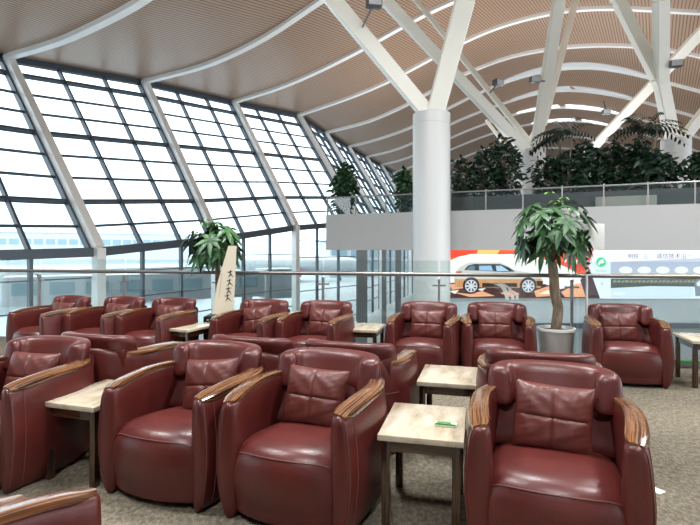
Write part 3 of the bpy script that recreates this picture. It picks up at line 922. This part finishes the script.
# gallery shrubs and palms
def shrub(s, back, h, rad, seed, palm=False, lab='', mt='dleaf', z0=Z1+.6, dens=1.):
    r = random.Random(seed); p = g1+gd*s+gn*back
    root = empty('gallery_palm' if palm else 'gallery_shrub', (p.x, p.y, z0), label=lab, cat='plant', group='plants along the upper gallery')
    bm = bmesh.new(); ls = bmesh.new()
    nst = 4
    for k in range(nst):
        a = r.uniform(0, 2*PI); q = rad*.35
        tube(bm, [(0, 0, 0), (math.cos(a)*q*.5, math.sin(a)*q*.5, h*.45), (math.cos(a)*q, math.sin(a)*q, h*.85)], [.04, .03, .015], 6)
    if palm:
        for k in range(26):
            a = r.uniform(0, 2*PI); el = r.uniform(-.1, 1.2); Lf = rad*1.25
            c = Vector((0, 0, h*.86)); d = Vector((math.cos(a)*math.cos(el), math.sin(a)*math.cos(el), math.sin(el)))
            for j in range(1, 10):
                f = j/9; q = c+d*Lf*f-Vector((0, 0, 1))*Lf*.55*f*f
                sd = d.cross(Vector((0, 0, 1))).normalized()
                for sg in (-1, 1): leaf(ls, q, sd*sg+d*.6-Vector((0, 0, .5)), Vector((0, 0, 1)), .42*(1.1-f*.6), .06, .3)
    n_ = int(560*rad*h/2.2*dens*(.6 if palm else 1))
    for k in range(n_):
        d = rdir(r); hh = h*(.62 if palm else 1.12)
        bl = .75+.35*math.sin(3*d.x+seed)*math.cos(2.3*d.z+seed)
        q = Vector((d.x*rad*bl, d.y*rad*bl, d.z*hh*.5*(.85+.2*bl)+hh*.5))
        q = Vector((q.x*r.uniform(.5, 1), q.y*r.uniform(.5, 1), q.z*r.uniform(.75, 1)))
        leaf(ls, q, rdir(r, -.5, .8), rdir(r), r.uniform(.22, .38), r.uniform(.09, .15), .35)
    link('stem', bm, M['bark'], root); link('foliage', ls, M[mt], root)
def s_for(px, back=1.7):
    m_ = (px-CX)/F; o_ = g1+gn*back; return (m_*o_.y-o_.x)/(gd.x-m_*gd.y)
def hfor(px, ytop, back=1.7):
    p = g1+gd*s_for(px, back)+gn*back; return HC+(YH-ytop)/F*p.y-(Z1+.6)
row = [(463, 160, .75), (484, 150, .8), (505, 140, .9), (548, 160, 1.), (583, 143, .8), (597, 150, .8), (618, 144, .8), (640, 142, .7), (660, 156, .7), (696, 156, .8), (715, 150, .8)]
names = ['low dark gallery shrub nearest the big column', 'dark gallery shrub second from the big column', 'tall dark gallery shrub left of the gallery column',
 'broad dark shrub in front of the left gallery column', 'tall narrow shrub between the two palms', 'low shrub right of the first palm',
 'dark shrub midway between the palms', 'dark shrub beneath the right palm', 'narrow dark shrub before the right gallery column',
 'dark shrub at the right end of the gallery', 'dark shrub cut off by the right edge of the gallery']
for i, ((x, y, rd_), lb) in enumerate(zip(row, names)):
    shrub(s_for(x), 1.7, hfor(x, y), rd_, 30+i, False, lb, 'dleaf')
shrub(s_for(566, 1.4), 1.4, hfor(566, 122, 1.4), 1.0, 61, True, 'spreading dark palm above the potted tree on the gallery')
shrub(s_for(646, 1.4), 1.4, hfor(646, 118, 1.4), 1.05, 62, True, 'tallest spreading palm on the right half of the gallery')
# small ones at the left end, in own pots on the slab
for px, yt, rd_, sd_, lb in ((344, 168, .62, 81, 'round green bush in a pot at the left end of the gallery'), (404, 172, .42, 82, 'small bush half hidden behind the big round column')):
    s = s_for(px, .75); p = g1+gd*s+gn*.75
    shrub(s, .75, HC+(YH-yt)/F*p.y-Z1-.1, rd_, sd_, False, lb, 'dleaf2', Z1+.1, 3.0)
    root = bpy.context.scene.objects[-1]
# ------------------------------------------------------------------ LOWER HALL
v = [(A0.x-20, A0.y), (B0.x+30, B0.y), (70, 110), (-2, 60), (-30, 20)]
lf = [bases[k] for k in range(0, NR)]
poly = [(A0.x, A0.y+.3), (B0.x, B0.y+.3), (45, 5), (90, 110)]+[(b.x, b.y) for b in reversed(lf)]
raw('lower_floor', [(x, y, ZG) for x, y in poly], [tuple(range(len(poly)))], mat('pale stone', (.5, .52, .53), .35)); bpy.data.objects['lower_floor']['kind'] = 'structure'
Dw = 21.4
def wallbox(name, x0, x1, y0, y1, D, th, mt):
    a, b = P(x0, y0, D), P(x1, y1, D); bm = bmesh.new(); box(bm, ((a.x+b.x)/2, D+th/2, (a.z+b.z)/2), (b.x-a.x, th, a.z-b.z)); o = link(name, bm, mt, smooth=False); o['kind'] = 'structure'; return o
wallbox('wall_right', 441, 860, 249.5, 325, Dw, .3, M['lowwall'])
wallbox('wall_lower', 441, 860, 325, 425, Dw+.05, .3, M['greywall'])
wallbox('trim_90', 441, 860, 323.5, 328.5, Dw-.12, .12, M['steel'])
wallbox('wall_pier', 616, 648, 329, 415, Dw-.1, .1, M['lowwall'])
for i, (x, d) in enumerate(((362, 34), (384, 44), (398, 40))):
    a = P(x, 249, d); bm = bmesh.new(); box(bm, (0, 0, (Z0-ZG)/2), ((.7, .4, .45)[i], (.7, .4, .45)[i], Z0-ZG)); box(bm, (0, 0, .15), ((.9, .55, .6)[i], (.9, .55, .6)[i], .3))
    o = link('support_pillar', bm, M['greywall'], smooth=False); o.location = (a.x, a.y, ZG); tag(o, ['grey square pillar under the left end of the gallery', 'thin far grey pillar between two others under the gallery', 'grey square pillar under the gallery beside the big column'][i], 'pillar', 'pillars under the gallery', 'thing')

# ------------------------------------------------------------------ BILLBOARD
Db = Dw-.16
bb = empty('car_billboard', tuple(P(449, 298, Db)), label='long backlit car advertising billboard under the gallery', cat='billboard')
ob = bb.location.copy()
EM = {}
def em(c):
    k = tuple(c)
    if k not in EM:
        l = tuple((x/255)**2.2 for x in c)
        EM[k] = mat('print %d %d %d' % k, tuple(x*.3 for x in l), .5, emis=l, es=.40)
    return EM[k]
layer = [0]
class Print:
    def __init__(s): s.bm = bmesh.new(); s.ms = []
    def poly(s, pts, c):
        layer[0] += 1
        m_ = em(c)
        if m_ not in s.ms: s.ms.append(m_)
        f = s.bm.faces.new([s.bm.verts.new(P(x, y, Db)-ob+Vector((0, -.002*layer[0]*.5, 0))) for x, y in pts]); f.material_index = s.ms.index(m_)
    def disc(s, cx, cy, r, c, n=20, r2=None):
        s.poly([(cx+r*math.cos(2*PI*k/n), cy+(r2 or r)*math.sin(2*PI*k/n)) for k in range(n)], c)
    def done(s, name):
        return link(name, s.bm, s.ms, bb, smooth=False)
bm = bmesh.new(); a, b = P(447, 248.8, Db), P(860, 299, Db); box(bm, ((a.x+b.x)/2-ob.x, .08, (a.z+b.z)/2-ob.z), (b.x-a.x, .15, a.z-b.z)); link('casing', bm, M['slab'], bb, smooth=False)
q = Print()
q.poly([(449, 250), (604, 250), (604, 298), (449, 298)], (236, 92, 52))
q.poly([(449, 250), (478, 250), (470, 254), (449, 258)], (226, 74, 48))
q.poly([(478, 250), (500, 250), (496, 256), (476, 256)], (250, 190, 110))
q.poly([(449, 261), (458, 257), (471, 254), (492, 254.5), (519, 254), (536, 257), (552, 262), (566, 267), (580, 275), (585, 283), (570, 290), (449, 289)], (250, 247, 243))
q.poly([(449, 283), (470, 281), (500, 285), (545, 284), (560, 289), (585, 285), (604, 285), (604, 298), (449, 298)], (70, 42, 44))
for pts in ([(449, 284), (458, 284), (464, 288), (452, 290)], [(452, 292), (470, 294), (482, 291), (495, 296), (470, 297)], [(534, 291), (545, 287), (558, 285), (560, 291), (550, 296), (536, 297)],
            [(561, 292), (575, 284), (590, 282), (600, 290), (590, 293), (596, 297), (565, 297)], [(500, 293), (512, 290), (520, 294), (510, 297)]):
    q.poly(pts, (238, 168, 128))
for pts in ([(449, 291), (459, 290), (455, 294)], [(538, 294), (548, 290), (552, 294)], [(476, 289), (486, 288), (482, 291)]): q.poly(pts, (250, 236, 224))
q.poly([(594, 250), (604, 250), (604, 298), (586, 298), (580, 280), (590, 268)], (66, 38, 52))
q.poly([(566, 252), (592, 252), (591, 268), (584, 271), (566, 265)], (232, 62, 50))
for i in range(5): q.poly([(563+i*5.4, 259+i*.6), (566.5+i*5.4, 258.6+i*.6), (566+i*5.4, 262.5+i*.6), (563+i*5.4, 262+i*.6)], (250, 225, 215))
# car
q.poly([(454, 277), (456, 271), (460, 267), (466, 263.5), (471, 262.5), (500, 262.5), (506, 265), (514, 270), (526, 272), (537, 275), (542, 279), (543, 284), (540, 288), (455, 287)], (214, 205, 198))
q.poly([(454, 279), (500, 279), (541, 279), (543, 284), (540, 288), (455, 287)], (205, 145, 96))
q.poly([(464, 270), (468, 265.5), (474, 264), (500, 264), (508, 267), (515, 271.5), (505, 272)], (38, 44, 58))
q.poly([(479, 270.3), (479, 265.8), (491, 265.6), (493, 270.8)], (150, 190, 225))
q.poly([(496.5, 271), (495.5, 265.8), (501, 265.6), (509, 271.2)], (176, 206, 232))
q.poly([(466.5, 269.5), (470, 266), (475, 266), (474.5, 270)], (92, 120, 150))
q.poly([(456, 271.5), (462, 271), (461, 273.5), (456, 273.5)], (205, 48, 44))
q.poly([(482, 283), (517, 283), (517, 287), (482, 287)], (44, 34, 36))
q.poly([(536, 281), (543, 281), (542, 286), (537, 286)], (60, 48, 50))
for cx in (471, 528):
    q.disc(cx, 285.5, 8.4, (40, 34, 38)); q.disc(cx, 286, 6.2, (206, 206, 214)); q.disc(cx, 286, 5.2, (34, 34, 44))
    for k in range(8):
        a = 2*PI*k/8; c_, s_ = math.cos(a), math.sin(a)
        q.poly([(cx-s_*.6, 286+c_*.6), (cx+c_*5.5-s_*.9, 286+s_*5.5+c_*.9), (cx+c_*5.5+s_*.9, 286+s_*5.5-c_*.9), (cx+s_*.6, 286-c_*.6)], (216, 216, 224))
q.done('car_picture')
q = Print()
q.poly([(593, 249.5), (845, 249.5), (845, 298.5), (599.5, 298.5), (588, 266)], (226, 236, 246))
q.poly([(610, 262), (700, 258), (845, 258), (845, 275), (610, 273)], (176, 184, 204))
for k in range(8):
    q.disc(625+k*18.5, 270, 6.8, (240, 240, 244), 16, 3.6)
q.poly([(610, 273), (845, 275), (845, 279), (610, 277)], (190, 176, 150))
q.poly([(610, 278.5), (845, 279), (845, 286), (692, 286.5), (650, 286), (610, 288)], (66, 74, 70))
for k in range(20): q.poly([(612+k*4.1, 280.5+(k % 3)*.7), (615+k*4.1, 279.6), (615.5+k*4.1, 282), (612.5+k*4.1, 282.8)], (150, 146, 120))
q.poly([(610, 288), (650, 286), (692, 286.5), (692, 298), (610, 298)], (206, 222, 238))
q.poly([(693, 283), (697, 277), (712, 276), (712, 296), (694, 296)], (120, 128, 142))
q.poly([(695, 283), (700, 279), (712, 279), (712, 285), (696, 286)], (225, 230, 238))
q.poly([(613, 292), (624, 292), (624, 294.5), (613, 294.5)], (232, 240, 248))
# round green emblem: ring with winged arrow
q.disc(600, 262, 5.8, (176, 232, 206), 24); q.disc(600, 262, 4.6, (60, 190, 130), 24)
q.poly([(596.5, 264), (598, 261), (601, 259.5), (602.5, 259), (602, 261), (604, 262), (602, 263.3), (599, 263.6), (598.5, 265.5)], (226, 248, 238))
q.disc(601, 283.4, 1.6, (196, 206, 222), 10)
q.done('landscape_picture')
def text(s, px, py, hpx, c, name='lettering', align='LEFT', sp=1.0):
    cu = bpy.data.curves.new(name, 'FONT'); cu.body = s; cu.size = hpx/F*Db*1.05; cu.align_x = align; cu.extrude = .001; cu.space_character = sp
    cu.materials.append(em(c)); tmp = bpy.data.objects.new(name, cu); COL.objects.link(tmp)
    bpy.context.view_layer.update(); me = bpy.data.meshes.new_from_object(tmp.evaluated_get(bpy.context.evaluated_depsgraph_get()))
    bpy.data.objects.remove(tmp); o = bpy.data.objects.new(name, me); COL.objects.link(o); o.parent = bb; o['label'] = 'printed dark characters'
    layer[0] += 1
    o.location = P(px, py, Db)-ob+Vector((0, -.001*layer[0]-.006, 0)); o.rotation_euler = (PI/2, 0, 0); return o
text('明锐 · 心', 626.5, 258.2, 5.2, (70, 72, 88))
text('诚信技术沿一', 655, 258.2, 5.6, (70, 72, 88), sp=1.05)
text('ŠKODA', 600, 271.6, 2.6, (120, 170, 156), align='CENTER', sp=1.3)

# ------------------------------------------------------------------ OUTSIDE
raw('apron_ground', [(-400, -50, -6.2), (400, -50, -6.2), (400, 700, -6.2), (-400, 700, -6.2)], [(0, 1, 2, 3)], M['concrete']); bpy.data.objects['apron_ground']['kind'] = 'structure'
# covered walkway building left, seen through the glass below the beam
def pier(name, x0, x1, D0, D1, zb, zt, lab, wins):
    a = Vector(((x0-CX)/F*D0, D0)); b = Vector(((x1-CX)/F*D1, D1)); d = (b-a).normalized(); n_ = Vector((-d.y, d.x)); Lw = (b-a).length
    if n_.y < 0: n_ = -n_
    root = empty(name, (a.x, a.y, zb), math.atan2(d.y, d.x), label=lab, cat='building')
    bm = bmesh.new(); h = zt-zb
    box(bm, (Lw/2, 5, h/2), (Lw, 10, h)); link('wall', bm, M['haze'], root, smooth=False)
    bm = bmesh.new(); box(bm, (Lw/2, 5, h+.15), (Lw+.8, 11, .5)); link('roof', bm, M['plane'], root, smooth=False)
    for z0, z1 in wins:
        w_ = Lw/int(Lw/5)
        for k in range(int(Lw/5)):
            bm = bmesh.new(); box(bm, (w_*(k+.5), -.03, (z0+z1)/2*h), (w_*.80, .12, (z1-z0)*h))
            for j in (-.25, 0, .25): box(bm, (w_*(k+.5)+w_*j, -.08, (z0+z1)/2*h), (.12, .1, (z1-z0)*h))
            link('window', bm, M['hazeglass'], root, smooth=False)
pier('terminal_pier', -120, 205, 52, 78, -6.2, -1.6, 'long pale pier building with a window band beyond the left facade', [(.35, .8)])
pier('distant_terminal', -60, 215, 230, 300, -6.2, 9.5, 'pale distant terminal building outside behind the left chairs', [(.62, .8)])
pier('side_terminal', 330, 470, 135, 150, -6.2, 3.5, 'pale glazed building outside beneath the gallery', [(.2, .45), (.55, .85)])
# airliner
ap = P(285, 249, 120); root = empty('airliner', (ap.x, ap.y, -6.2), math.radians(8), label='parked white airliner with a blue tail outside the facade', cat='airplane')
bm = bmesh.new(); tube(bm, [(-17, 0, 5.2), (-15, 0, 4.8), (-10, 0, 4.2), (-4, 0, 4.0), (12, 0, 4.0), (16, 0, 3.8), (18, 0, 3.4), (18.6, 0, 3.1)], [.3, .9, 1.6, 1.95, 1.95, 1.6, .9, .2], 20); link('fuselage', bm, M['plane'], root)
bm = bmesh.new()
for y in (-.18, .18): pass
vv = [(-17.6, 4.9), (-12.2, 5.3), (-15.0, 10.6), (-17.8, 10.6)]
vs = [bm.verts.new((x, y, z)) for y in (-.16, .16) for x, z in vv]
for f in ((0, 1, 2, 3), (7, 6, 5, 4), (0, 4, 5, 1), (1, 5, 6, 2), (2, 6, 7, 3), (3, 7, 4, 0)): bm.faces.new([vs[i] for i in f])
link('tail_fin', bm, M['tailblue'], root, smooth=False)
for s in (-1, 1):
    bm = bmesh.new(); vs = [bm.verts.new((x, s*y, z)) for z in (0, .35) for x, y, z in ((5, 1.2, 3.0+z), (-1.5, 1.2, 3.0+z), (-6, 15, 4+z*.3), (-4, 15, 4+z*.3))]
    for f in ((0, 1, 2, 3), (7, 6, 5, 4), (0, 4, 5, 1), (1, 5, 6, 2), (2, 6, 7, 3), (3, 7, 4, 0)): bm.faces.new([vs[i] for i in f])
    link('wing', bm, M['plane'], root, smooth=False)
    bm = bmesh.new(); tube(bm, [(3.6, s*5, 2.1), (3.0, s*5, 2.1), (-.5, s*5, 2.2)], [.8, 1., .6], 14); link('engine', bm, M['tailred'] if s < 0 else M['plane'], root)
    bm = bmesh.new(); tube(bm, [(0, s*2.4, .45), (0, s*2.4, 3.2)], .18, 8); tube(bm, [(0, s*2.4-.3, .5), (0, s*2.4+.3, .5)], .5, 14); link('landing_gear', bm, M['steel'], root)
bm = bmesh.new(); tube(bm, [(13, 0, .4), (13, 0, 3)], .14, 8); tube(bm, [(13, -.2, .4), (13, .2, .4)], .4, 14); link('landing_gear', bm, M['steel'], root)
# jet bridge
jb = P(150, 249, 46); root = empty('jet_bridge', (jb.x, jb.y, -6.2), math.radians(28), label='white passenger boarding bridge on legs outside the left facade', cat='bridge')
bm = bmesh.new(); box(bm, (0, 0, 4.2), (22, 2.6, 2.4), bev=.1); box(bm, (12, 0, 4.2), (3.4, 3.6, 2.9), bev=.1); link('tunnel', bm, M['plane'], root)
bm = bmesh.new()
for k in range(8): box(bm, (-9.5+2.6*k, -1.32, 4.4), (1.7, .08, 1.0))
link('side_windows', bm, M['hazeglass'], root, smooth=False)
for x in (-8, 9):
    bm = bmesh.new(); box(bm, (x, -.8, 1.5), (.4, .3, 3)); box(bm, (x, .8, 1.5), (.4, .3, 3)); box(bm, (x, 0, .35), (1.2, 2.2, .7), bev=.1); link('leg', bm, M['haze'], root)

# ------------------------------------------------------------------ LIGHT + CAMERA
w = bpy.data.worlds.new('World'); sc.world = w; w.use_nodes = True
t = w.node_tree; bg = t.nodes['Background']
tc = t.nodes.new('ShaderNodeTexCoord'); sx = t.nodes.new('ShaderNodeSeparateXYZ'); r_ = t.nodes.new('ShaderNodeValToRGB')
t.links.new(tc.outputs['Generated'], sx.inputs[0]); t.links.new(sx.outputs['Z'], r_.inputs['Fac'])
e_ = r_.color_ramp.elements; e_[0].position = 0; e_[0].color = (.86, .93, 1, 1); e_[1].position = .6; e_[1].color = (1, .99, .97, 1)
t.links.new(r_.outputs['Color'], bg.inputs['Color']); bg.inputs['Strength'].default_value = 1.35
for i, (x, y) in enumerate(((-6, 3), (0, 6), (6, 1), (-1, -5), (10, 9))):
    area('overhead_fill', (x, y, 10.5), (0, 0, 0), 1.6, LW)  # fill lights added under the roof for brightness, without fittings
for x, y, z in ((13, 32, 3.6), (24, 46, 3.6), (8, 44, 3.6), (30, 70, 3.6), (4, 10, 9), (-6, 16, 9)):
    area('roof_fill', (x, y, z), (PI, 0, 0), 4, 420 if z < 5 else 110)  # added upward fill for ribs and ceiling, no fixtures behind it
cam = bpy.data.cameras.new('Camera'); co = bpy.data.objects.new('Camera', cam); COL.objects.link(co)
co.location = (0, 0, HC); co.rotation_euler = (PI/2, 0, 0)
cam.sensor_width = 36; cam.lens = 36*F/700; cam.shift_y = -(262.5-YH)/700; cam.clip_end = 2000; cam.clip_start = .05
sc.camera = co
sc.view_settings.view_transform = 'Standard'; sc.view_settings.look = 'None'; sc.view_settings.gamma = 1
sc.view_settings.use_curve_mapping = False; sc.view_settings.exposure = 1.65
sc.cycles.max_bounces = 8; sc.cycles.diffuse_bounces = 5; sc.cycles.transparent_max_bounces = 16; sc.cycles.use_denoising = True
sc.cycles.caustics_reflective = False; sc.cycles.caustics_refractive = False; sc.cycles.sample_clamp_indirect = 6
